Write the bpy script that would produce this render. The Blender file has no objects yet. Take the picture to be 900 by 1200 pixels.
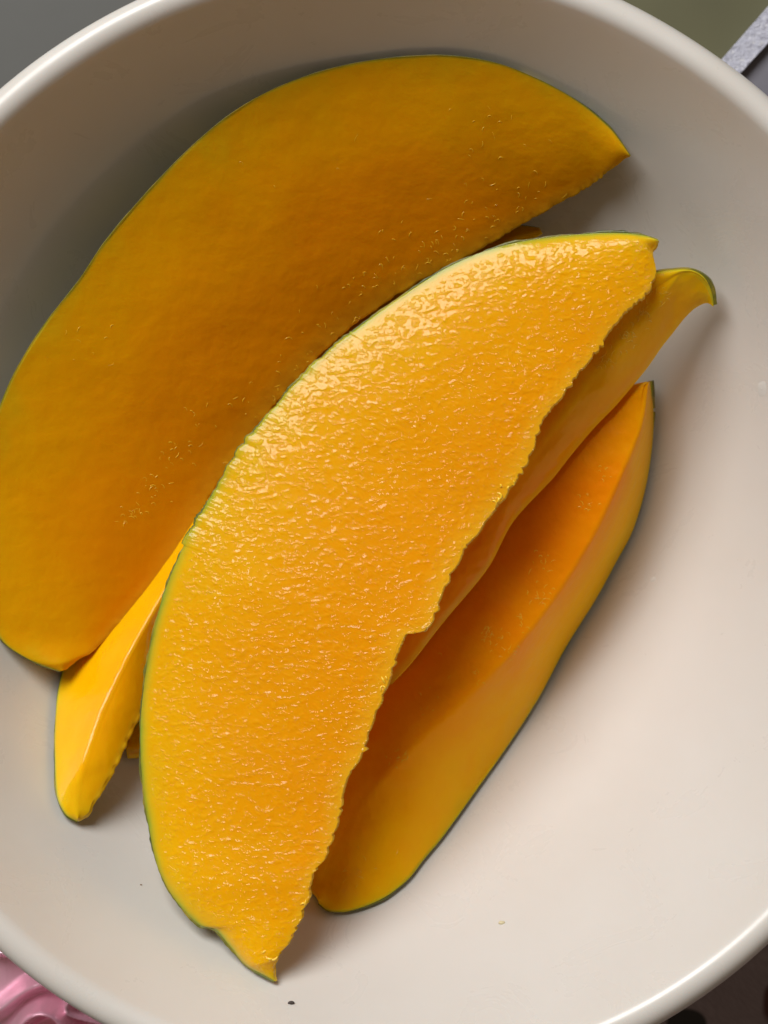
import bpy, math, random
from mathutils import Vector, noise
random.seed(7)
S = bpy.context.scene
COL = S.collection
R = math.radians

# ------------------------------------------------------------------ camera
CAM = Vector((0.0004, 0.0010, 0.370))
FPX = 2375.0                       # focal length in pixels of the 900 x 1200 photograph
cam_d = bpy.data.cameras.new('camera')
cam = bpy.data.objects.new('camera', cam_d); COL.objects.link(cam)
cam.location = CAM
cam_d.sensor_fit = 'VERTICAL'; cam_d.sensor_height = 36.0
cam_d.lens = FPX / 1200 * 36
cam_d.clip_start = 0.01; cam_d.clip_end = 20
cam_d.dof.use_dof = True; cam_d.dof.focus_distance = 0.314; cam_d.dof.aperture_fstop = 26
S.camera = cam

# ------------------------------------------------------------------ light
W = bpy.data.worlds.new('World'); S.world = W; W.use_nodes = True
bg = W.node_tree.nodes['Background']
bg.inputs[0].default_value = (1.0, 0.75, 0.52, 1); bg.inputs[1].default_value = 0.135

def area(name, az, el, dist, sx, sy, power, col):
    l = bpy.data.lights.new(name, 'AREA'); l.shape = 'RECTANGLE'; l.size = sx; l.size_y = sy
    l.energy = power; l.color = col
    o = bpy.data.objects.new(name, l); COL.objects.link(o)
    d = Vector((math.cos(R(az)) * math.cos(R(el)), math.sin(R(az)) * math.cos(R(el)), math.sin(R(el))))
    o.location = d * dist + Vector((0, 0, .05))
    o.rotation_euler = (-d).to_track_quat('-Z', 'Y').to_euler()
    return o
area('window_light', 119, 47, 1.6, 1.0, 0.75, 29, (1.0, 0.995, 0.975))
S.view_settings.view_transform = 'Standard'; S.view_settings.look = 'None'
S.view_settings.exposure = 0; S.view_settings.gamma = 1

# ------------------------------------------------------------------ helpers
def P(px, py, z):
    """point at height z whose direction from the lens is that of photograph pixel (px, py)"""
    d = (CAM.z - z) / FPX
    return Vector((CAM.x + (px - 450) * d, CAM.y - (py - 600) * d, z))

FLOOR, RIMZ, RIN = 0.008, 0.070, 0.0805
def bowl_r(z):
    s = max(0.0, min(1.0, (z - FLOOR) / (RIMZ - FLOOR)))
    return RIN * s ** 0.43
def bowl_z(r):
    return FLOOR + (RIMZ - FLOOR) * (max(0, r) / RIN) ** (1 / 0.43)
def on_bowl(px, py, lift=0.0):
    z = 0.03
    for _ in range(60):
        p = P(px, py, z)
        z = z * .5 + .5 * min(.07, bowl_z(math.hypot(p.x, p.y)))
    p = P(px, py, z)
    r = math.hypot(p.x, p.y); e = 1e-4
    sl = (bowl_z(r + e) - bowl_z(r - e)) / (2 * e)
    n = Vector((-p.x / r * sl, -p.y / r * sl, 1)).normalized()
    return p + n * lift, n

def mesh_obj(name, verts, faces, mat, parent=None, smooth=True, attrs=None):
    me = bpy.data.meshes.new(name)
    loc = parent.location if parent else Vector()
    me.from_pydata([Vector(v) - loc for v in verts], [], faces)
    me.update()
    if smooth: me.polygons.foreach_set('use_smooth', [True] * len(me.polygons))
    for k, vals in (attrs or {}).items():
        a = me.attributes.new(k, 'FLOAT', 'POINT'); a.data.foreach_set('value', vals)
    o = bpy.data.objects.new(name, me); COL.objects.link(o)
    if mat: me.materials.append(mat)
    if parent: o.parent = parent
    return o
def tag(o, label, cat, group=None):
    o['label'] = label; o['category'] = cat
    if group: o['group'] = group
    return o
def empty(name, loc):
    o = bpy.data.objects.new(name, None); COL.objects.link(o); o.location = loc
    o.empty_display_size = .01
    return o

class NT:
    def __init__(s, name):
        s.m = bpy.data.materials.new(name); s.m.use_nodes = True
        s.t = s.m.node_tree; s.b = s.t.nodes['Principled BSDF']; s.out = s.t.nodes['Material Output']
    def n(s, typ, **kw):
        nd = s.t.nodes.new(typ)
        for k, v in kw.items():
            if k in nd.inputs.keys(): nd.inputs[k].default_value = v
            else: setattr(nd, k, v)
        return nd
    def l(s, a, b): s.t.links.new(a, b)
    def math(s, op, a, b=None, c=None, clamp=False):
        nd = s.t.nodes.new('ShaderNodeMath'); nd.operation = op; nd.use_clamp = clamp
        for i, v in enumerate((a, b, c)):
            if v is None: continue
            if isinstance(v, (int, float)): nd.inputs[i].default_value = v
            else: s.l(v, nd.inputs[i])
        return nd.outputs[0]
    def attr(s, name):
        return s.n('ShaderNodeAttribute', attribute_name=name).outputs['Fac']
    def noise(s, scale, detail=3, vec=None, rough=.5, dist=0):
        nd = s.n('ShaderNodeTexNoise'); nd.inputs['Scale'].default_value = scale
        nd.inputs['Detail'].default_value = detail; nd.inputs['Roughness'].default_value = rough
        nd.inputs['Distortion'].default_value = dist
        if vec is not None: s.l(vec, nd.inputs['Vector'])
        return nd.outputs['Fac']
    def coord(s, scale=(1, 1, 1), rot=(0, 0, 0), loc=(0, 0, 0)):
        tc = s.n('ShaderNodeTexCoord'); mp = s.n('ShaderNodeMapping')
        s.l(tc.outputs['Object'], mp.inputs['Vector'])
        mp.inputs['Scale'].default_value = scale; mp.inputs['Rotation'].default_value = rot
        mp.inputs['Location'].default_value = loc
        return mp.outputs[0]
    def ramp(s, fac, stops, interp='LINEAR'):
        nd = s.t.nodes.new('ShaderNodeValToRGB'); nd.color_ramp.interpolation = interp
        e = nd.color_ramp.elements
        while len(e) < len(stops): e.new(.5)
        for i, (p, c) in enumerate(stops):
            e[i].position = p; e[i].color = tuple(c) + (1,) if len(c) == 3 else c
        s.l(fac, nd.inputs[0]); return nd.outputs[0]
    def mix(s, fac, a, b, mode='MIX'):
        nd = s.t.nodes.new('ShaderNodeMix'); nd.data_type = 'RGBA'; nd.blend_type = mode
        for i, v in ((0, fac), (6, a), (7, b)):
            if isinstance(v, (int, float)): nd.inputs[i].default_value = v
            elif isinstance(v, tuple): nd.inputs[i].default_value = v + (1,) if len(v) == 3 else v
            else: s.l(v, nd.inputs[i])
        return nd.outputs[2]
    def bump(s, h, strength, dist, prev=None):
        nd = s.n('ShaderNodeBump'); nd.inputs['Distance'].default_value = dist
        if isinstance(strength, (int, float)): nd.inputs['Strength'].default_value = strength
        else: s.l(strength, nd.inputs['Strength'])
        s.l(h, nd.inputs['Height'])
        if prev is not None: s.l(prev, nd.inputs['Normal'])
        return nd.outputs[0]

# ------------------------------------------------------------------ materials
def ceramic():
    s = NT('glazed_ceramic'); b = s.b
    c = s.ramp(s.noise(34, 5, s.coord(), .6), [(.3, (.675, .640, .595)), (.7, (.70, .672, .635))])
    s.l(c, b.inputs['Base Color'])
    s.l(s.ramp(s.noise(70, 5, s.coord(), .65, 1.0), [(.35, (.24, .24, .24)), (.7, (.42, .42, .42))]), b.inputs['Roughness'])
    b.inputs['Coat Weight'].default_value = .25; b.inputs['Coat Roughness'].default_value = .30
    b.inputs['Subsurface Weight'].default_value = .15
    b.inputs['Subsurface Radius'].default_value = (.003, .002, .0015); b.inputs['Subsurface Scale'].default_value = 1
    h = s.noise(26, 2, s.coord())
    bn = s.bump(h, .35, .002)
    s.l(bn, b.inputs['Normal'])
    return s.m

def flesh(name, wet=1.0, deep=0.0, grain=0.0, rough=.33, ang=0.0, glint=0.0, film=0.0, pits=None, topside=False, rimw=.8, val=1.0):
    """mango flesh. attrs: d = mm from the skin along the cut, u = 0 skin .. 1 stone side"""
    s = NT(name); b = s.b
    d, u = s.attr('d'), s.attr('u')
    n1 = s.noise(55, 3, s.coord(), .5, .6)
    n2 = s.noise(220, 4, s.coord((1, .55, 1), (0, 0, R(ang))), .6)
    dd = s.math('ADD', d, s.math('MULTIPLY', s.math('SUBTRACT', n1, .5), 20))
    dd = s.math('DIVIDE', dd, 26, clamp=True)
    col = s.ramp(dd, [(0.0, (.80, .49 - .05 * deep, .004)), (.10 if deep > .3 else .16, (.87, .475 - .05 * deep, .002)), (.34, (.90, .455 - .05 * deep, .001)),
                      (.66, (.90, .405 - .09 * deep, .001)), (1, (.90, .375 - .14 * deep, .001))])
    rim = s.math('DIVIDE', d, rimw, clamp=True)
    rimc = s.ramp(s.math('ADD', rim, s.math('MULTIPLY', s.math('SUBTRACT', n2, .5), .5)),
                  [(.0, (.33, .40, .035)), (.45, (.62, .50, .02)), (1, (.84, .48, .003))])
    rimmask = s.ramp(rim, [(.1, (1, 1, 1)), (1, (0, 0, 0))])
    col = s.mix(rimmask, col, rimc)
    # paler translucent lip at the stone-side edge
    lip = s.ramp(u, [(.90, (0, 0, 0)), (1, (.55, .55, .55))])
    col = s.mix(lip, col, (.88, .52, .02))
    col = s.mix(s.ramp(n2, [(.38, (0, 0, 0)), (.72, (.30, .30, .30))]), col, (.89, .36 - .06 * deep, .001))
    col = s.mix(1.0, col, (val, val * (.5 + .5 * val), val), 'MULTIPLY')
    s.l(col, b.inputs['Base Color'])
    b.inputs['Subsurface Weight'].default_value = .35
    b.inputs['Subsurface Radius'].default_value = (.0035, .0016, .0002); b.inputs['Subsurface Scale'].default_value = 1
    b.inputs['IOR'].default_value = 1.40
    b.inputs['Roughness'].default_value = rough
    b.inputs['Specular IOR Level'].default_value = .04
    b.inputs['Coat Weight'].default_value = .85 * wet; b.inputs['Coat Roughness'].default_value = .045
    b.inputs['Coat IOR'].default_value = 1.33
    # relief: short wet ridges across the fibres
    v = s.coord((.72, 1.12, 1), (0, 0, R(ang)))
    r1 = s.noise(1080, 1.3, v, .45, .2)
    r1 = s.ramp(r1, [(.52, (0, 0, 0)), (.74, (1, 1, 1))], 'EASE')
    r3 = s.noise(680, .6, s.coord((.75, 1.2, 1), (0, 0, R(ang + 8)), (2, 5, 1)), .5, .3)
    r3 = s.ramp(r3, [(.60, (0, 0, 0)), (.75, (1, 1, 1))], 'EASE')
    r1 = s.math('ADD', r1, s.math('MULTIPLY', r3, .5))
    r2 = s.noise(1500, 2, s.coord((.7, 1.1, 1), (0, 0, R(ang))), .5)
    patch = s.ramp(s.noise(75, 2, s.coord()), [(.36, (.5, .5, .5)), (.58, (1, 1, 1))])
    if film:
        fm = s.ramp(s.math('DIVIDE', d, 3.2, clamp=True), [(.40, (0, 0, 0)), (.70, (1, 1, 1))])
        patch = s.mix(1.0, patch, fm, 'MULTIPLY')
    if topside:
        patch = s.mix(1.0, patch, s.ramp(u, [(.36, (1, 1, 1)), (.52, (0, 0, 0))]), 'MULTIPLY')
    st = s.math('MULTIPLY', patch, .80 * (wet if pits is None else pits))
    bn = s.bump(r1, st, .00030)
    bn = s.bump(r2, .25 * (wet if pits is None else pits), .00010, bn)
    if pits is None or pits:
        dots = s.ramp(s.noise(1900, 1, s.coord()), [(.62, (0, 0, 0)), (.74, (1, 1, 1))])
        bn = s.bump(dots, st, .00030, bn)
    if glint:
        g = s.noise(900, 3, s.coord((1, .5, 1), (0, 0, R(ang + 60))), .6)
        g = s.ramp(g, [(.64, (0, 0, 0)), (.74, (1, 1, 1))])
        gm = s.ramp(s.noise(60, 2, s.coord(loc=(3, 1, 0))), [(.55, (0, 0, 0)), (.68, (1, 1, 1))])
        bn = s.bump(g, s.math('MULTIPLY', gm, glint), .0005, bn)
    if grain:
        bn = s.bump(s.noise(2600, 3, s.coord(), .6), grain, .00012, bn)
        bn = s.bump(s.noise(260, 3, s.coord((1, .35, 1), (0, 0, R(ang + 30))), .6), grain, .0006, bn)
    s.l(bn, b.inputs['Coat Normal'])
    wk = s.bump(r1, s.math('MULTIPLY', st, .3), .00015)
    wk = s.bump(s.noise(330, 3, s.coord(), .55), .3 + grain, .0003 + grain * .0006, wk)
    s.l(wk, b.inputs['Normal'])
    return s.m

def skin_mat():
    s = NT('mango_skin'); b = s.b
    n = s.noise(160, 4, s.coord(), .6)
    c = s.ramp(n, [(.32, (.055, .080, .010)), (.5, (.15, .145, .012)), (.66, (.36, .27, .02))])
    s.l(c, b.inputs['Base Color']); b.inputs['Roughness'].default_value = .38
    s.l(s.bump(s.noise(1500, 3, s.coord()), .3, .0003), b.inputs['Normal'])
    return s.m
def plain(name, col, rough=.6, var=.12, scale=300, bump=0.2, bd=.0004, metallic=0, sheen=0):
    s = NT(name); b = s.b
    n = s.noise(scale, 4, s.coord(), .6)
    lo = tuple(c * (1 - var) for c in col); hi = tuple(min(1, c * (1 + var)) for c in col)
    s.l(s.ramp(n, [(.3, lo), (.7, hi)]), b.inputs['Base Color'])
    b.inputs['Roughness'].default_value = rough; b.inputs['Metallic'].default_value = metallic
    b.inputs['Sheen Weight'].default_value = sheen
    if bump: s.l(s.bump(n, bump, bd), b.inputs['Normal'])
    return s.m
M_CER = ceramic()
M_SKIN = skin_mat()

# ------------------------------------------------------------------ table and cloths (setting)
M_TABLE = plain('grey_table', (.080, .080, .073), .55, .06, 40, .05)
mesh_obj('table', [(-1.2, -1.2, 0), (1.2, -1.2, 0), (1.2, 1.2, 0), (-1.2, 1.2, 0)], [(0, 1, 2, 3)], M_TABLE, smooth=False)['kind'] = 'structure'

def slab(name, pts_px, z0, z1, mat, parent=None, wob=0.0, bev=.0006):
    """flat sheet with real thickness from an outline"""
    top = []
    n = len(pts_px)
    for i in range(n):
        a, b_ = pts_px[i], pts_px[(i + 1) % n]
        k = max(1, int(math.hypot(a[0] - b_[0], a[1] - b_[1]) / 6))
        for j in range(k):
            f = j / k; x = a[0] + (b_[0] - a[0]) * f; y = a[1] + (b_[1] - a[1]) * f
            q = P(x, y, z1)
            w = wob * noise.noise(Vector((q.x, q.y, 0)) * 260)
            top.append(q + Vector((w, w, 0)))
    c = sum(top, Vector()) / len(top); m = len(top)
    ins = [p + (c - p).normalized() * bev for p in top]
    v = ins + [p - Vector((0, 0, bev * .6)) for p in top] + [Vector((p.x, p.y, z0)) for p in top]
    f = [tuple(range(m))[::1]]
    for r_ in range(2):
        for i in range(m):
            j = (i + 1) % m
            f.append((r_ * m + i, r_ * m + j, (r_ + 1) * m + j, (r_ + 1) * m + i))
    return mesh_obj(name, v, f, mat, parent, smooth=False)

# olive mat, grey mat with its white speckled border, top right
M_OLIVE = plain('olive_mat', (.105, .100, .045), .5, .25, 14, .15)
o = slab('olive_mat', [(560, -260), (1180, -260), (900, 120), (800, 220), (620, 260)], .0005, .0016, M_OLIVE)
tag(o, 'dull olive green mat behind the upper right rim of the bowl', 'mat')
M_GREYM = plain('lilac_grey_mat', (.165, .16, .19), .6, .06, 300, .1)
def strip_mat():
    s = NT('white_speckled_trim'); b = s.b
    n = s.noise(1300, 3, s.coord(), .7)
    s.l(s.ramp(n, [(.35, (.48, .49, .60)), (.6, (.62, .63, .74)), (.72, (.85, .86, .9))]), b.inputs['Base Color'])
    b.inputs['Roughness'].default_value = .3
    s.l(s.bump(s.noise(900, 4, s.coord(), .7), .8, .0012), b.inputs['Normal'])
    return s.m
M_STRIP = strip_mat()
gm = empty('grey_mat', P(960, 80, .002))
tag(gm, 'lilac grey mat edged with a white speckled strip, beyond the upper right rim', 'mat')
slab('mat_panel', [(862, 84), (1200, -262), (1400, 60), (1000, 300), (800, 150)], .0018, .0040, M_GREYM, gm)
slab('border_strip', [(780, 144), (1110, -232), (1132, -208), (936, 12), (798, 162)], .0018, .0062, M_STRIP, gm, wob=.0006)

# dark plum cloth, lower right, with soft printed patches
def plum():
    s = NT('dark_plum_print'); b = s.b
    nz = s.n('ShaderNodeTexNoise'); nz.inputs['Scale'].default_value = 60
    tc = s.n('ShaderNodeTexCoord'); s.l(tc.outputs['Object'], nz.inputs['Vector'])
    mx = s.n('ShaderNodeVectorMath', operation='MULTIPLY_ADD'); s.l(nz.outputs['Color'], mx.inputs[0]); mx.inputs[1].default_value = (.006, .006, 0); s.l(tc.outputs['Object'], mx.inputs[2])
    col = s.ramp(s.noise(90, 3), [(.3, (.22, .18, .21)), (.7, (.30, .25, .29))])
    for (px, py, r_, c) in ((925, 1175, .0045, (.07, .016, .012)), (806, 1200, .0036, (.012, .011, .014)), (960, 1100, .003, (.07, .016, .012)), (700, 1290, .006, (.07, .016, .012)), (870, 1260, .004, (.012, .011, .014))):
        q = P(px, py, .005)
        ds = s.n('ShaderNodeVectorMath', operation='DISTANCE'); s.l(mx.outputs[0], ds.inputs[0]); ds.inputs[1].default_value = (q.x + .003, q.y + .003, .005)
        f = s.ramp(s.math('DIVIDE', ds.outputs['Value'], r_ * 1.3, clamp=True), [(.70, (1, 1, 1)), (.85, (0, 0, 0))])
        col = s.mix(f, col, c)
    s.l(col, b.inputs['Base Color']); b.inputs['Roughness'].default_value = .4
    return s.m
def sheet(name, x0, x1, y0, y1, n, hf, mat, thick=.0007):
    v, f = [], []
    for j in range(n + 1):
        for i in range(n + 1):
            x = x0 + (x1 - x0) * i / n; y = y0 + (y1 - y0) * j / n
            v.append((x, y, hf(x, y)))
    N = (n + 1) ** 2
    v += [(a, b_, c - thick) for a, b_, c in v]
    for j in range(n):
        for i in range(n):
            a = j * (n + 1) + i
            f.append((a, a + 1, a + n + 2, a + n + 1)); f.append((N + a, N + a + n + 1, N + a + n + 2, N + a + 1))
    for i in range(n):
        for a, b_ in ((i, i + 1), (n * (n + 1) + i + 1, n * (n + 1) + i), ((i + 1) * (n + 1), i * (n + 1)), (i * (n + 1) + n, (i + 1) * (n + 1) + n)):
            f.append((b_, a, N + a, N + b_))
    return mesh_obj(name, v, f, mat)
def plum_h(x, y):
    return .004 + .0035 * (.5 + .5 * math.sin(x * 160 + y * 90 + 2 * noise.noise(Vector((x, y, 0)) * 30))) * .5
o = sheet('dark_cloth', .012, .20, -.17, -.035, 90, plum_h, plum())
tag(o, 'dark plum cloth with black and maroon print under the lower right rim', 'cloth')

# pink satin with rolled folds, lower left
def satin():
    s = NT('pink_satin'); b = s.b
    n = s.noise(50, 3, s.coord())
    s.l(s.ramp(n, [(.3, (.86, .34, .50)), (.7, (.93, .62, .74))]), b.inputs['Base Color'])
    b.inputs['Metallic'].default_value = .4; b.inputs['Roughness'].default_value = .26; b.inputs['Specular IOR Level'].default_value = 1.0; b.inputs['Coat Weight'].default_value = .6; b.inputs['Coat Roughness'].default_value = .15
    b.inputs['Sheen Weight'].default_value = .3
    w = s.noise(1400, 3, s.coord((1, .15, 1), (0, 0, .5)), .6)
    s.l(s.bump(w, .35, .0004), b.inputs['Normal'])
    return s.m
def seg(p, a, b_):
    ab = b_ - a; t = max(0, min(1, (p - a).dot(ab) / ab.length_squared)); return (p - a - ab * t).length
FOLDS = []
for pts, w, h in ([[(-40, 1215), (0, 1186), (25, 1166), (50, 1155), (80, 1150)], 9, .004],
                  [[(15, 1215), (28, 1196), (45, 1186), (62, 1190), (74, 1204), (84, 1225)], 8, .008],
                  [[(84, 1172), (76, 1180), (80, 1190), (94, 1196), (112, 1200), (140, 1212)], 5, .007],
                  [[(-20, 1120), (-5, 1119), (10, 1121)], 6, .005],
                  [[(-80, 1120), (-50, 1170), (-60, 1240)], 14, .008],
                  [[(40, 1240), (90, 1240), (160, 1260)], 14, .008]):
    for _ in range(3):
        pts = [pts[0]] + [q for a, b_ in zip(pts, pts[1:]) for q in ((a[0] * .75 + b_[0] * .25, a[1] * .75 + b_[1] * .25), (a[0] * .25 + b_[0] * .75, a[1] * .25 + b_[1] * .75))] + [pts[-1]]
    q = [P(x, y, .018).to_2d() for x, y in pts]
    FOLDS.append((q, w * .352 / FPX, h))
def satin_h(x, y):
    p = Vector((x, y)); z = .010 + .004 * noise.noise(Vector((x, y, 1)) * 45)
    for q, w, h in FOLDS:
        dmin = min(seg(p, q[i], q[i + 1]) for i in range(len(q) - 1))
        if dmin < w * 4: z += h * math.exp(-(dmin / w) ** 2)
    return z
o = sheet('satin_cloth', -.105, -.040, -.115, -.060, 200, satin_h, satin())
tag(o, 'glossy pink satin cloth gathered in rolled folds under the lower left rim', 'cloth')

# ------------------------------------------------------------------ bowl
def build_bowl():
    prof = []
    n = 90
    for i in range(n + 1):                         # inside, centre to lip
        r = .0005 + (RIN - .0005) * (i / n)
        if i == n: break
        prof.append((r, bowl_z(r)))
    # rounded lip, slightly rolled outward
    rr = .0026
    th = math.atan2(bowl_z(RIN) - bowl_z(RIN - .0005), .0005)
    cx, cz = RIN + rr * math.sin(th), RIMZ - rr * math.cos(th)
    for k in range(0, 21):
        a = th + math.pi / 2 - k / 20 * (th + math.pi / 2 + .55)
        prof.append((cx + rr * math.cos(a), cz + rr * math.sin(a)))
    for i in range(30, -1, -1):                    # outside wall
        s_ = i / 31
        z = .006 + (RIMZ - .006 - .0045) * s_
        prof.append((.030 + (RIN + .0038 - .030) * (s_ ** .50), z))
    prof += [(.031, .0050), (.031, .0022), (.0300, .0016), (.027, .0016), (.026, .003), (.0005, .0032)]
    m = 256; v, f = [], []
    for (r, z) in prof:
        for k in range(m):
            a = 2 * math.pi * k / m
            wob = 1 + .0035 * noise.noise(Vector((math.cos(a) * 1.6, math.sin(a) * 1.6, 3))) * min(1.2, r / RIN) ** 16
            v.append((r * wob * math.cos(a), r * wob * math.sin(a), z + .0005 * noise.noise(Vector((math.cos(a), math.sin(a), 9))) * (r / RIN) ** 24))
    for i in range(len(prof) - 1):
        for k in range(m):
            j = (k + 1) % m
            f.append((i * m + k, i * m + j, (i + 1) * m + j, (i + 1) * m + k))
    f.append(tuple(range(m - 1, -1, -1))); f.append(tuple((len(prof) - 1) * m + k for k in range(m)))
    o = mesh_obj('bowl', v, f, M_CER)
    return tag(o, 'deep round cream white ceramic bowl holding the mango slices', 'bowl')
build_bowl()

# ------------------------------------------------------------------ mango slices
def resample(pts, n, ts=None):
    """pts: list of (px, py, z) -> n+1 world points by arc length, z smoothed"""
    w = [P(*p) for p in pts]
    L = [0]
    for a, b_ in zip(w, w[1:]): L.append(L[-1] + (b_ - a).length)
    out = []
    for k in range(n + 1):
        t = (ts[k] if ts else k / n) * L[-1]
        i = 0
        while i < len(w) - 2 and L[i + 1] < t: i += 1
        f = (t - L[i]) / max(1e-9, L[i + 1] - L[i])
        p0 = w[max(0, i - 1)]; p1 = w[i]; p2 = w[i + 1]; p3 = w[min(len(w) - 1, i + 2)]
        # centripetal-ish catmull-rom, gentle tension
        m1 = (p2 - p0) * .5; m2 = (p3 - p1) * .5
        d = (p2 - p1).length
        if m1.length > d: m1 = m1.normalized() * d
        if m2.length > d: m2 = m2.normalized() * d
        f2, f3 = f * f, f * f * f
        out.append(p1 * (2 * f3 - 3 * f2 + 1) + m1 * (f3 - 2 * f2 + f) + p2 * (-2 * f3 + 3 * f2) + m2 * (f3 - f2))
    return out

def zfill(pts):
    """entries may be (x, y) or (x, y, z); missing z are interpolated"""
    k = [i for i, p in enumerate(pts) if len(p) == 3]
    out = []
    for i, p in enumerate(pts):
        if len(p) == 3: out.append(p); continue
        a = max([j for j in k if j < i]); b_ = min([j for j in k if j > i])
        f = (i - a) / (b_ - a); f = f * f * (3 - 2 * f) if False else f
        out.append((p[0], p[1], pts[a][2] * (1 - f) + pts[b_][2] * f))
    return out

def slice_(label, mat, Lp, Rp, Mp=None, depth=.014, ka=.45, bulge=.0012, bpow=3.0, skin_b=.0015, N=300,
           tooth_r=0.0, tooth_l=0.0, rot_len=None, fil=(.0006, .0012, .0006, .002), tl_range=(0, 1), thick=.00035,
           relief=.00018, seed=0, dpow=.5, mbulge=.0, tip_thick=0.0, film_range=None, nf=64, micro=0.0):
    def clear(pts, c): return [(x, y, max(z, on_bowl(x, y)[0].z + c)) for x, y, z in zfill(pts)]
    Lw = resample(clear(Lp, .0014), N); Rw = resample(clear(Rp, .0014), N)
    Mw = resample(clear(Mp, .0032), N) if Mp else None
    rnd = random.Random(seed)
    base = sum((Lw[i] + Rw[i] for i in range(0, N + 1, 10)), Vector()) / (2 * len(range(0, N + 1, 10)))
    root = empty('mango_slice', Vector((base.x, base.y, bowl_z(math.hypot(base.x, base.y)))))
    tag(root, label, 'mango slice', 'cut mango slices in the bowl')
    # teeth left by the knife: scallops of uneven length
    def teeth(L, amp):
        out, i = [0] * (N + 1), 0
        while i <= N:
            w = int(rnd.choice((3, 4, 5, 6, 8, 10, 13)) * N / 380); a = amp * rnd.uniform(.15, 1.0)
            for k in range(w):
                if i + k <= N: out[i + k] = a * (1 - abs(2 * (k + .5) / w - 1) ** 2) + .15 * amp * rnd.uniform(-1, 1)
            i += w
        return out
    tr, tl = teeth(N, tooth_r), teeth(N, tooth_l)
    V, D, U = [], [], []
    SV = []
    NS = None
    for i in range(N + 1):
        t = i / N
        l, r_ = Lw[i].copy(), Rw[i].copy()
        ax = (r_ - l); wid = ax.length; out = -ax.normalized() if wid > 1e-6 else Vector((0, 0, 1))
        oh = Vector((out.x, out.y, 0)); oh = oh.normalized() if oh.length > 1e-6 else Vector((1, 0, 0))
        env = min(1, wid / .006)
        dr = -oh * (tr[i] - tooth_r * .5) * env
        dl = oh * (tl[i] * env if tl_range[0] < t < tl_range[1] else 0)
        sh = max(0.0, math.sin(math.pi * min(1, max(0, t)))) ** dpow
        k = l.lerp(r_, ka); k.z -= depth * sh * min(1, wid / .01 + .15) + .0004
        rr = math.hypot(k.x, k.y); zb = bowl_z(rr) + .0012
        if k.z < zb: k.z = min(zb, min(l.z, r_.z) - .0008)
        m = Mw[i].copy() if Mw else None
        # control polygon: l (m) r k
        C = [l, m, r_, k] if Mw else [l, r_, k]
        F = [fil[0], fil[1], fil[2], fil[3]] if Mw else [fil[0], fil[2], fil[3]]
        nC = len(C)
        if film_range:
            fw = max(0, 1 - abs((t - film_range[0]) / film_range[1]) ** 3); F[0] = .00012 + film_range[2] * fw
        edges = []
        nface = 34 if Mw else nf
        counts = ([nface, nface, 14, 22] if Mw else [nface, 14, 22])
        # corner cut points
        E = [((C[(j + 1) % nC] - C[j]).length) for j in range(nC)]
        ring, du = [], []
        up = Vector((0, 0, 1))
        for j in range(nC):
            a, b_ = C[j], C[(j + 1) % nC]; e = E[j]
            fa = min(F[j], .45 * e, .45 * E[j - 1]); fb = min(F[(j + 1) % nC], .45 * e, .45 * E[(j + 1) % nC])
            dirn = (b_ - a).normalized() if e > 1e-9 else Vector((1, 0, 0))
            pa, pb = a + dirn * fa, b_ - dirn * fb
            cnt = counts[j]
            isface = j < (2 if Mw else 1)
            for q in range(cnt):
                s_ = q / (cnt - 1)
                s_ = .5 - .5 * math.cos(math.pi * s_) if isface else s_
                p = pa.lerp(pb, s_)
                if isface and not Mw:
                    p = p + up * bulge * env * (1 - (1 - s_) ** bpow) * (1 - (.95 if bpow < 3 else .35) * s_ ** 4)
                elif isface:
                    p = p + up * mbulge * min(1, wid / .016) ** 2 * (1 - (2 * s_ - 1) ** 2)
                elif j == nC - 1:       # skin side
                    p = p + (oh * skin_b - up * skin_b * .8) * env * 4 * s_ * (1 - s_) * (.6 + .4 * sh)
                if isface:
                    last = (j == 1) if Mw else True
                    if last: p = p + dr * s_ ** 40
                    if j == 0: p = p + dl * (1 - s_) ** 14
                elif j == nC - 2: p = p + dr * (1 - s_) ** 3
                ring.append(p)
                if isface:
                    if Mw: uu = (s_ * .5 + (.5 if j == 1 else 0))
                    else: uu = s_
                    if Mw: dist = min((ring[-1] - l).length, .05)
                    else: dist = (p - l).length
                    du.append((dist * 1000, uu))
                elif j == nC - 2: du.append(((1 - s_) * wid * 1000, 1 - s_ * .6))
                else: du.append((0, 0))
            # fillet at b_
            nb = C[(j + 2) % nC]; e2 = E[(j + 1) % nC]
            d2 = (nb - b_).normalized() if e2 > 1e-9 else dirn
            pc = b_ + d2 * fb
            for q in (.2, .4, .6, .8):
                ring.append(pb * (1 - q) ** 2 + b_ * 2 * q * (1 - q) + pc * q * q + (dr if j == nC - 3 else (dl if j == nC - 1 else Vector())))
                du.append(du[-1] if j < nC - 2 else ((0.0, 0.0) if j == nC - 2 else (0.3, 0.0)))
        NS = len(ring)
        V += ring; D += [x[0] for x in du]; U += [x[1] for x in du]
        # skin shell profile along the k -> l side
        s0 = NS - 22 - 4
        side = ring[s0:s0 + 22] + [ring[-4], ring[-3]]
        T = (Lw[min(N, i + 1)] - Lw[max(0, i - 1)])
        cen = (l + r_ + k * 0.6) / 2.6
        SV.append((side, cen, oh, env, T.normalized() if T.length > 1e-9 else Vector((0, 0, 1))))
    # relief
    c0 = sum(V, Vector()) / len(V)
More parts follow.
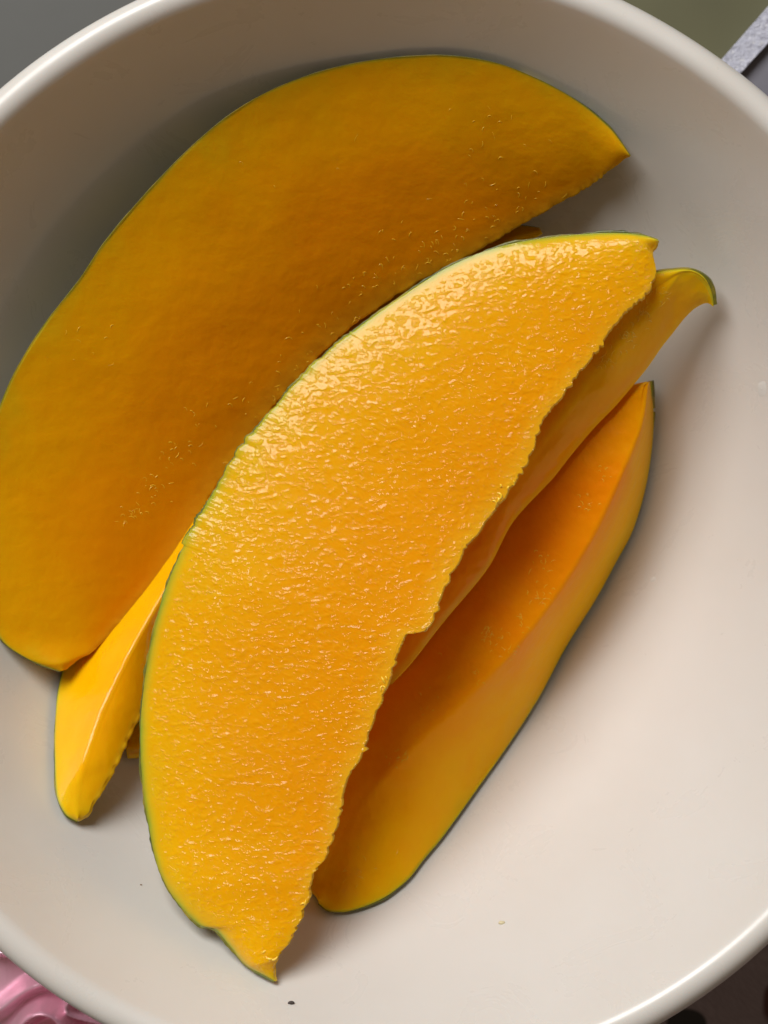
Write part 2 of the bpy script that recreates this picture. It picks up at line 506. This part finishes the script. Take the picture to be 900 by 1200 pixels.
    for idx, p in enumerate(V):
        if relief and 2 < idx % NS < NS - 28:
            q = p * 420 + Vector((seed * 7, 0, 0))
            h = noise.noise(Vector((q.x * .55, q.y * 1.1, q.z))) + .5 * noise.noise(q * 2.3)
            h2 = noise.noise(p * 90 + Vector((0, seed * 3, 0)))
            p = p + Vector((0, 0, relief * h + (.0001 if bulge > .002 else .0003) * h2))
        if micro and D[idx] > 1.3 and U[idx] < .99 and 2 < idx % NS < nf:
            q = Vector((p.x * 760 + p.y * 100, p.y * 1250 - p.x * 140, seed))
            m = noise.noise(q) + .45 * noise.noise(q * 2.1)
            m2 = noise.noise(Vector((p.x, p.y, 4)) * 120)
            a_ = max(0.0, m - .20 + .30 * m2)
            p = p + Vector((0, 0, micro * min(1, (D[idx] - 1.3) / 1.5) * (a_ / (.25 + a_)) * 1.4))
        rr = math.hypot(p.x, p.y); zb = bowl_z(rr) + .0006
        if p.z < zb: p = Vector((p.x, p.y, zb))
        V[idx] = p
    # end factor: the tips are close to the skin
    faces = []
    for i in range(N):
        for j in range(NS):
            j2 = (j + 1) % NS
            faces.append((i * NS + j, (i + 1) * NS + j, (i + 1) * NS + j2, i * NS + j2))
    faces.append(tuple(range(NS))); faces.append(tuple(N * NS + j for j in range(NS - 1, -1, -1)))
    mesh_obj('flesh', V, faces, mat, root, attrs={'d': D, 'u': U})
    # skin shell
    v, f = [], []
    K = len(SV[0][0])
    st = 2 * K
    for i, (side, cen, oh, env, T) in enumerate(SV):
        tn = thick * (.5 + .5 * env) * (1 + tip_thick * math.exp(-(i / N / .035) ** 2)) * max(.12, .75 + 1.3 * noise.noise(Vector((i * .035, seed, 0))) + .5 * noise.noise(Vector((i * .15, seed, 5))))
        for q, p in enumerate(side):
            v.append(p - oh * .00006)
        for q, p in enumerate(side):
            a = side[min(K - 1, q + 1)] - side[max(0, q - 1)]
            nrm = a.cross(T)
            if nrm.dot(p - cen) < 0: nrm = -nrm
            nrm = nrm.normalized() if nrm.length > 1e-9 else oh
            v.append(p + nrm * tn * (1 if q < K - 1 else .8))
    for idx, p in enumerate(v):
        rr = math.hypot(p.x, p.y); zb = bowl_z(rr) + .0003
        if p.z < zb: v[idx] = Vector((p.x, p.y, zb))
    for i in range(N):
        for q in range(K - 1):
            a = i * st + q; b_ = (i + 1) * st + q
            f.append((a, a + 1, b_ + 1, b_)); f.append((a + K, b_ + K, b_ + K + 1, a + K + 1))
        a = i * st; b_ = a + st
        f.append((a + K - 1, a + 2 * K - 1, b_ + 2 * K - 1, b_ + K - 1)); f.append((a, b_, b_ + K, a + K))
    mesh_obj('skin', v, f, M_SKIN, root)
    return root

from mathutils.bvhtree import BVHTree
def fibre_mat():
    s = NT('wet_fibre'); b = s.b
    b.inputs['Base Color'].default_value = (.96, .60, .03, 1); b.inputs['Roughness'].default_value = .25
    b.inputs['Coat Weight'].default_value = .5; b.inputs['Coat Roughness'].default_value = .05
    return s.m
M_FIBRE = fibre_mat()
def fibres(root, spots, seed, rad=(.00003, .00006), ln=(.0005, .0018)):
    """torn wet strands lying on the cut face; spots = (px, py, spread_px, count, direction in degrees)"""
    fl = [c for c in root.children if c.name.startswith('flesh')][0]
    tree = BVHTree.FromPolygons([v.co + root.location for v in fl.data.vertices], [tuple(p.vertices) for p in fl.data.polygons])
    rnd = random.Random(seed); V, F = [], []
    def hit(x, y):
        h = tree.ray_cast(Vector((x, y, .2)), Vector((0, 0, -1)))
        return h[0]
    for (px, py, sp, n, dr) in spots:
        for _ in range(n):
            q = P(px + rnd.gauss(0, sp), py + rnd.gauss(0, sp), .045)
            a = R(dr + rnd.gauss(0, 35)); L = rnd.uniform(*ln); r_ = rnd.uniform(*rad); cv = rnd.uniform(-2.6, 2.6)
            pts = []
            for k in range(6):
                t = k / 5
                h = hit(q.x, q.y)
                if h is None: break
                pts.append(h + Vector((0, 0, r_ * (-.25 + .6 * math.sin(math.pi * t)))))
                q = q + Vector((math.cos(a), math.sin(a), 0)) * L / 5; a += cv / 5 * 1.5
            if len(pts) < 6 or max(p.z for p in pts) - min(p.z for p in pts) > .0015: continue
            b0 = len(V)
            for k, p in enumerate(pts):
                T = (pts[min(5, k + 1)] - pts[max(0, k - 1)]).normalized()
                e1 = T.cross(Vector((0, 0, 1))).normalized(); e2 = e1.cross(T)
                rr = r_ * (.25 + .75 * math.sin(math.pi * (k + .4) / 5.8))
                for m in range(6):
                    an = math.pi * m / 3
                    V.append(p + e1 * rr * math.cos(an) + e2 * rr * math.sin(an))
            for k in range(5):
                for m in range(6):
                    F.append((b0 + k * 6 + m, b0 + k * 6 + (m + 1) % 6, b0 + k * 6 + 6 + (m + 1) % 6, b0 + k * 6 + 6 + m))
            F.append(tuple(b0 + m for m in range(5, -1, -1))); F.append(tuple(b0 + 30 + m for m in range(6)))
    if V:
        o = mesh_obj('pulp_fibres', V, F, M_FIBRE, root); o['kind'] = 'stuff'

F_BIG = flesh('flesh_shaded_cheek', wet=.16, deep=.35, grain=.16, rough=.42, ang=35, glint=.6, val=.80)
F_TOP = flesh('flesh_wet', wet=1.0, deep=.1, ang=-6, rough=.34, film=1, rimw=2.2, val=.93)
F_SML = flesh('flesh_smooth', wet=1.0, deep=.3, ang=40, rough=.30, pits=.05)
F_MID = flesh('flesh_mid', wet=.28, pits=1, topside=True, deep=.75, ang=40, rough=.34)
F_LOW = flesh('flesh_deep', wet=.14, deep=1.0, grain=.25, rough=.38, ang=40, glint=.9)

# slice lying lowest, right
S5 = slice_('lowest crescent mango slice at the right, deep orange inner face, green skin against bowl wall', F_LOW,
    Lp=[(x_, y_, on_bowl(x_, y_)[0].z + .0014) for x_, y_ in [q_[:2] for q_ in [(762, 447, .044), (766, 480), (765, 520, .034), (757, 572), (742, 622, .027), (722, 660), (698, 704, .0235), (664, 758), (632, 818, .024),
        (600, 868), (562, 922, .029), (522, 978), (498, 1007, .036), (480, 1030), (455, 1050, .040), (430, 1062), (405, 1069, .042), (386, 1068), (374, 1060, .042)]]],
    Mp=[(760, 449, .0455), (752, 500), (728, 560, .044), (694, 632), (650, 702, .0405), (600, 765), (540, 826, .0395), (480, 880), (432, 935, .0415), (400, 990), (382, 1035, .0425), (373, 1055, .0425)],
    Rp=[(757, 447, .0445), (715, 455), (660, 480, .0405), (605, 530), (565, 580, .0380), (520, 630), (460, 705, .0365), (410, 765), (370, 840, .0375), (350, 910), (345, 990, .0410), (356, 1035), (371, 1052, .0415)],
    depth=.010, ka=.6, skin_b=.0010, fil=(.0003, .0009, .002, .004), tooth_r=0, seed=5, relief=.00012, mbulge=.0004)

# slice with hooked tip at the right
S4 = slice_('mango slice with hooked green tip at upper right, squeezed between top slice and lowest slice', F_MID,
    Lp=[(837, 357, .049), (834, 340), (827, 326, .0515), (814, 317), (796, 315, .053), (762, 320), (700, 345, .053), (610, 400), (480, 480, .044), (380, 600), (290, 720, .034), (205, 810), (158, 850, .031), (146, 872, .030)],
    Mp=[(836, 357, .0490), (829, 338), (814, 322, .0520), (796, 323), (774, 350, .0535), (748, 379), (722, 407, .0535), (692, 440), (655, 490, .0500), (600, 560), (530, 650, .044), (400, 780), (300, 840, .034), (200, 868), (148, 876, .031)],
    Rp=[(836, 360, .049), (828, 356), (817, 362, .0475), (802, 377), (788, 396), (776, 411, .0465), (758, 437), (724, 478, .045), (698, 505), (670, 538, .0435), (648, 566), (602, 616), (572, 672, .0415), (520, 735), (472, 795, .0395), (420, 838), (340, 870, .031), (250, 888), (150, 892, .027)],
    depth=.009, ka=.35, skin_b=.0015, fil=(.0002, .0025, .0015, .003), tip_thick=2.5, seed=9, relief=.00015, mbulge=.0004)

# narrow slice at the left, running under the top slice
S3 = slice_('narrow mango slice at the lower left, shiny ridge, running under the two biggest slices', F_SML,
    Lp=[(90, 963, .047), (77, 955), (67, 936, .045), (64, 900), (64, 850, .040), (68, 808), (80, 770, .036), (120, 715), (175, 640, .031), (270, 510), (390, 390, .030), (505, 305), (595, 265, .034), (632, 266, .036)],
    Mp=[(91, 958, .0520), (90, 930), (99, 890, .0515), (112, 850), (128, 812, .0485), (152, 765), (184, 708, .0425), (232, 630), (310, 525, .036), (405, 425), (510, 340, .036), (598, 282), (633, 270, .0375)],
    Rp=[(93, 963, .0510), (108, 957), (115, 941, .0505), (130, 918), (142, 893, .0485), (156, 862), (170, 835, .0445), (200, 780), (250, 700, .030), (330, 590), (430, 470, .028), (530, 370), (602, 297, .034), (637, 275, .037)],
    depth=.009, ka=.45, skin_b=.0005, fil=(.0002, .0010, .0008, .003), tooth_r=.0004, seed=3, relief=.00008, mbulge=.0006)

# big cheek slice, upper left
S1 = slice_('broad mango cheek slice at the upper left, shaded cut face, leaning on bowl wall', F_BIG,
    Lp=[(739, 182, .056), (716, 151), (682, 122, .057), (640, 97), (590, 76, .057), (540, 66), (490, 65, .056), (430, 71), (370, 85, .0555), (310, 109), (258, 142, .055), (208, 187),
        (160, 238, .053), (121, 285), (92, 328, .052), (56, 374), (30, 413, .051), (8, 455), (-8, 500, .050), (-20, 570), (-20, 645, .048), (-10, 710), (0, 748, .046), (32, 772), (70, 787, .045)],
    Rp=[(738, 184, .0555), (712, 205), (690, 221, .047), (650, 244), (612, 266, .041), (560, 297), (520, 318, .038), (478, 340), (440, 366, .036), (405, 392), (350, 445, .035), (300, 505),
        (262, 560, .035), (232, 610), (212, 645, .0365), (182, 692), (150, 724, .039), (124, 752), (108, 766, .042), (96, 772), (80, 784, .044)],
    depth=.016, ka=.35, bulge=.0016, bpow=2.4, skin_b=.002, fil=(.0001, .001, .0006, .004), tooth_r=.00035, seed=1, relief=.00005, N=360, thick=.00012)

# top slice
S2 = slice_('large wet mango slice on top in the middle, glistening pitted face, pointed lower end', F_TOP,
    Lp=[(771, 281, .0585), (757, 276), (735, 273, .0575), (700, 273), (650, 277, .056), (600, 285), (560, 297, .055), (520, 315), (470, 345, .054), (430, 372), (390, 403, .0535), (350, 440),
        (310, 485, .053), (275, 530), (245, 580, .053), (215, 635), (195, 685, .053), (180, 738), (170, 792, .053), (164, 855), (167, 920, .054), (177, 985), (187, 1022, .0555), (206, 1056),
        (233, 1084, .0565), (252, 1090), (268, 1108, .0575), (288, 1132), (321, 1150, .0585)],
    Rp=[(773, 284, .0585), (772, 290), (766, 298, .0565), (770, 312), (769, 330, .0565), (760, 348), (740, 366, .0565), (716, 394), (704, 412, .0565), (680, 442), (658, 472, .0565), (637, 500),
        (624, 536, .0565), (602, 574), (577, 609, .0565), (549, 645), (532, 674, .0575), (521, 702), (508, 736, .0585), (496, 742), (480, 746, .0585), (466, 780), (455, 812, .0585), (441, 846), (431, 880, .0585), (411, 916),
        (401, 960, .0585), (385, 1002), (367, 1030, .059), (368, 1044), (357, 1072, .059), (345, 1100), (331, 1118, .059), (326, 1130), (326, 1149, .0585)],
    depth=.013, ka=.30, bulge=.0021, bpow=4.0, skin_b=.0012, fil=(.0006, .001, .0006, .004), film_range=(.40, .20, .0011), tooth_r=.0006, tooth_l=.0005, tl_range=(.3, .55), seed=2, relief=.00004, nf=250, micro=.00007, N=960)

fibres(S1, [(150, 600, 9, 16, 60), (175, 575, 9, 16, 60), (200, 530, 10, 14, 60), (230, 500, 14, 10, 40), (300, 470, 20, 12, 60), (330, 430, 18, 12, 50), (370, 400, 22, 18, 60),
            (420, 350, 20, 16, 70), (470, 310, 22, 22, 80), (520, 290, 16, 22, 80), (560, 255, 22, 24, 70), (620, 235, 16, 12, 60), (570, 165, 22, 14, 80), (400, 250, 60, 10, 60), (110, 400, 20, 8, 70)], 4, ln=(.0004, .0013))
fibres(S5, [(640, 660, 5, 10, 70), (632, 700, 8, 16, 75), (618, 730, 6, 8, 75), (575, 750, 8, 24, 60), (600, 770, 7, 8, 70), (560, 800, 8, 6, 70), (470, 890, 7, 16, 50), (500, 830, 12, 6, 70),
            (690, 590, 7, 10, 70), (710, 555, 6, 8, 70), (430, 1020, 20, 12, 90), (500, 780, 20, 6, 70)], 5, ln=(.0004, .0012))
fibres(S4, [(745, 375, 7, 26, 50), (725, 400, 7, 26, 50), (708, 425, 7, 16, 50), (765, 350, 5, 12, 40)], 6, ln=(.0005, .0014))

fibres(S2, [(766, 330, 3, 5, 90), (745, 362, 4, 6, 50), (712, 402, 4, 7, 60), (668, 462, 4, 5, 60), (640, 500, 4, 7, 60), (596, 578, 5, 12, 60), (585, 592, 5, 8, 20), (540, 655, 5, 6, 60), (516, 705, 5, 6, 60),
            (500, 732, 4, 8, 20), (470, 760, 4, 5, 60), (455, 800, 4, 5, 60), (430, 870, 4, 4, 60), (362, 1042, 3, 5, 60), (322, 1095, 4, 3, 0), (760, 288, 4, 5, 90)], 8, rad=(.00012, .00022), ln=(.0006, .0016))

# ------------------------------------------------------------------ water on the bowl wall, crumbs
def water():
    s = NT('pale_lit_water')
    tr = s.n('ShaderNodeBsdfTransparent'); gl = s.n('ShaderNodeBsdfGlossy'); gl.inputs['Roughness'].default_value = .04
    fr = s.n('ShaderNodeFresnel'); fr.inputs['IOR'].default_value = 1.33
    mx = s.n('ShaderNodeMixShader'); s.l(fr.outputs[0], mx.inputs[0]); s.l(tr.outputs[0], mx.inputs[1]); s.l(gl.outputs[0], mx.inputs[2])
    df = s.n('ShaderNodeBsdfDiffuse'); df.inputs['Color'].default_value = (.9, .88, .84, 1)  # white diffuse paints in the bright look that light gives the drop
    m2 = s.n('ShaderNodeMixShader'); m2.inputs[0].default_value = .7; s.l(mx.outputs[0], m2.inputs[1]); s.l(df.outputs[0], m2.inputs[2])
    s.l(m2.outputs[0], s.out.inputs['Surface'])
    return s.m
M_WATER = water()
def drop(px, py, a, b_, ang, h, label, group=None):
    c, n = on_bowl(px, py)
    e1 = Vector((math.cos(R(ang)), math.sin(R(ang)), 0)); e1 = (e1 - n * e1.dot(n)).normalized(); e2 = n.cross(e1)
    v, f = [], []
    m, k = 28, 8
    for i in range(k + 1):
        s_ = i / k
        for j in range(m):
            t = 2 * math.pi * j / m
            w = 1 + .22 * noise.noise(Vector((math.cos(t) * 1.4, math.sin(t) * 1.4, px * .1)))
            rr = max(.02, s_) * w
            v.append(c + e1 * a * rr * math.cos(t) + e2 * b_ * rr * math.sin(t) + n * (h * (1 - s_ ** 2.2) - .00008))
    for i in range(k):
        for j in range(m):
            j2 = (j + 1) % m
            f.append((i * m + j, (i + 1) * m + j, (i + 1) * m + j2, i * m + j2))
    f.append(tuple(reversed([j for j in range(m)])))
    f.append(tuple(k * m + j for j in range(m)))
    o = mesh_obj('water_drop', v, f, M_WATER)
    return tag(o, label, 'water drop', group)
G = 'water drops on the bowl wall'
drop(893, 456, .0022, .0014, 55, .00015, 'pale water drop, brightness painted in, on the right bowl wall, level with the hooked slice', G)
drop(765, 679, .0011, .0007, 20, .00012, 'flat water drop on the bowl wall right of the lowest mango slice', G)
M_CRUMB = plain('dark_crumb', (.05, .035, .03), .7, .3, 900, .4)
def crumb(px, py, a, label, mat=M_CRUMB):
    c, n = on_bowl(px, py)
    bm_v, f = [], []
    m, k = 10, 6
    for i in range(k + 1):
        ph = math.pi * i / k
        for j in range(m):
            t = 2 * math.pi * j / m
            d = Vector((math.sin(ph) * math.cos(t), math.sin(ph) * math.sin(t), math.cos(ph)))
            w = 1 + .35 * noise.noise(d * 1.7 + Vector((px, py, 0)))
            bm_v.append(c + Vector((d.x * a * 1.3 * w, d.y * a * .8 * w, d.z * a * .5 * w)) + n * a * .3)
    for i in range(k):
        for j in range(m):
            j2 = (j + 1) % m
            f.append((i * m + j, (i + 1) * m + j, (i + 1) * m + j2, i * m + j2))
    return tag(mesh_obj('crumb', bm_v, f, mat), label, 'crumb')
crumb(341, 1176, .00042, 'dark speck on the bowl wall below the pointed tip of the top slice')
crumb(165, 1037, .00015, 'small brown speck on the bowl wall left of the top slice', plain('brown_crumb', (.22, .15, .09), .7, .3, 900, .4))
crumb(588, 1082, .00040, 'pale yellow bit of pulp on the lower right bowl wall', plain('pulp_bit', (.68, .60, .38), .4, .1, 900, .3))
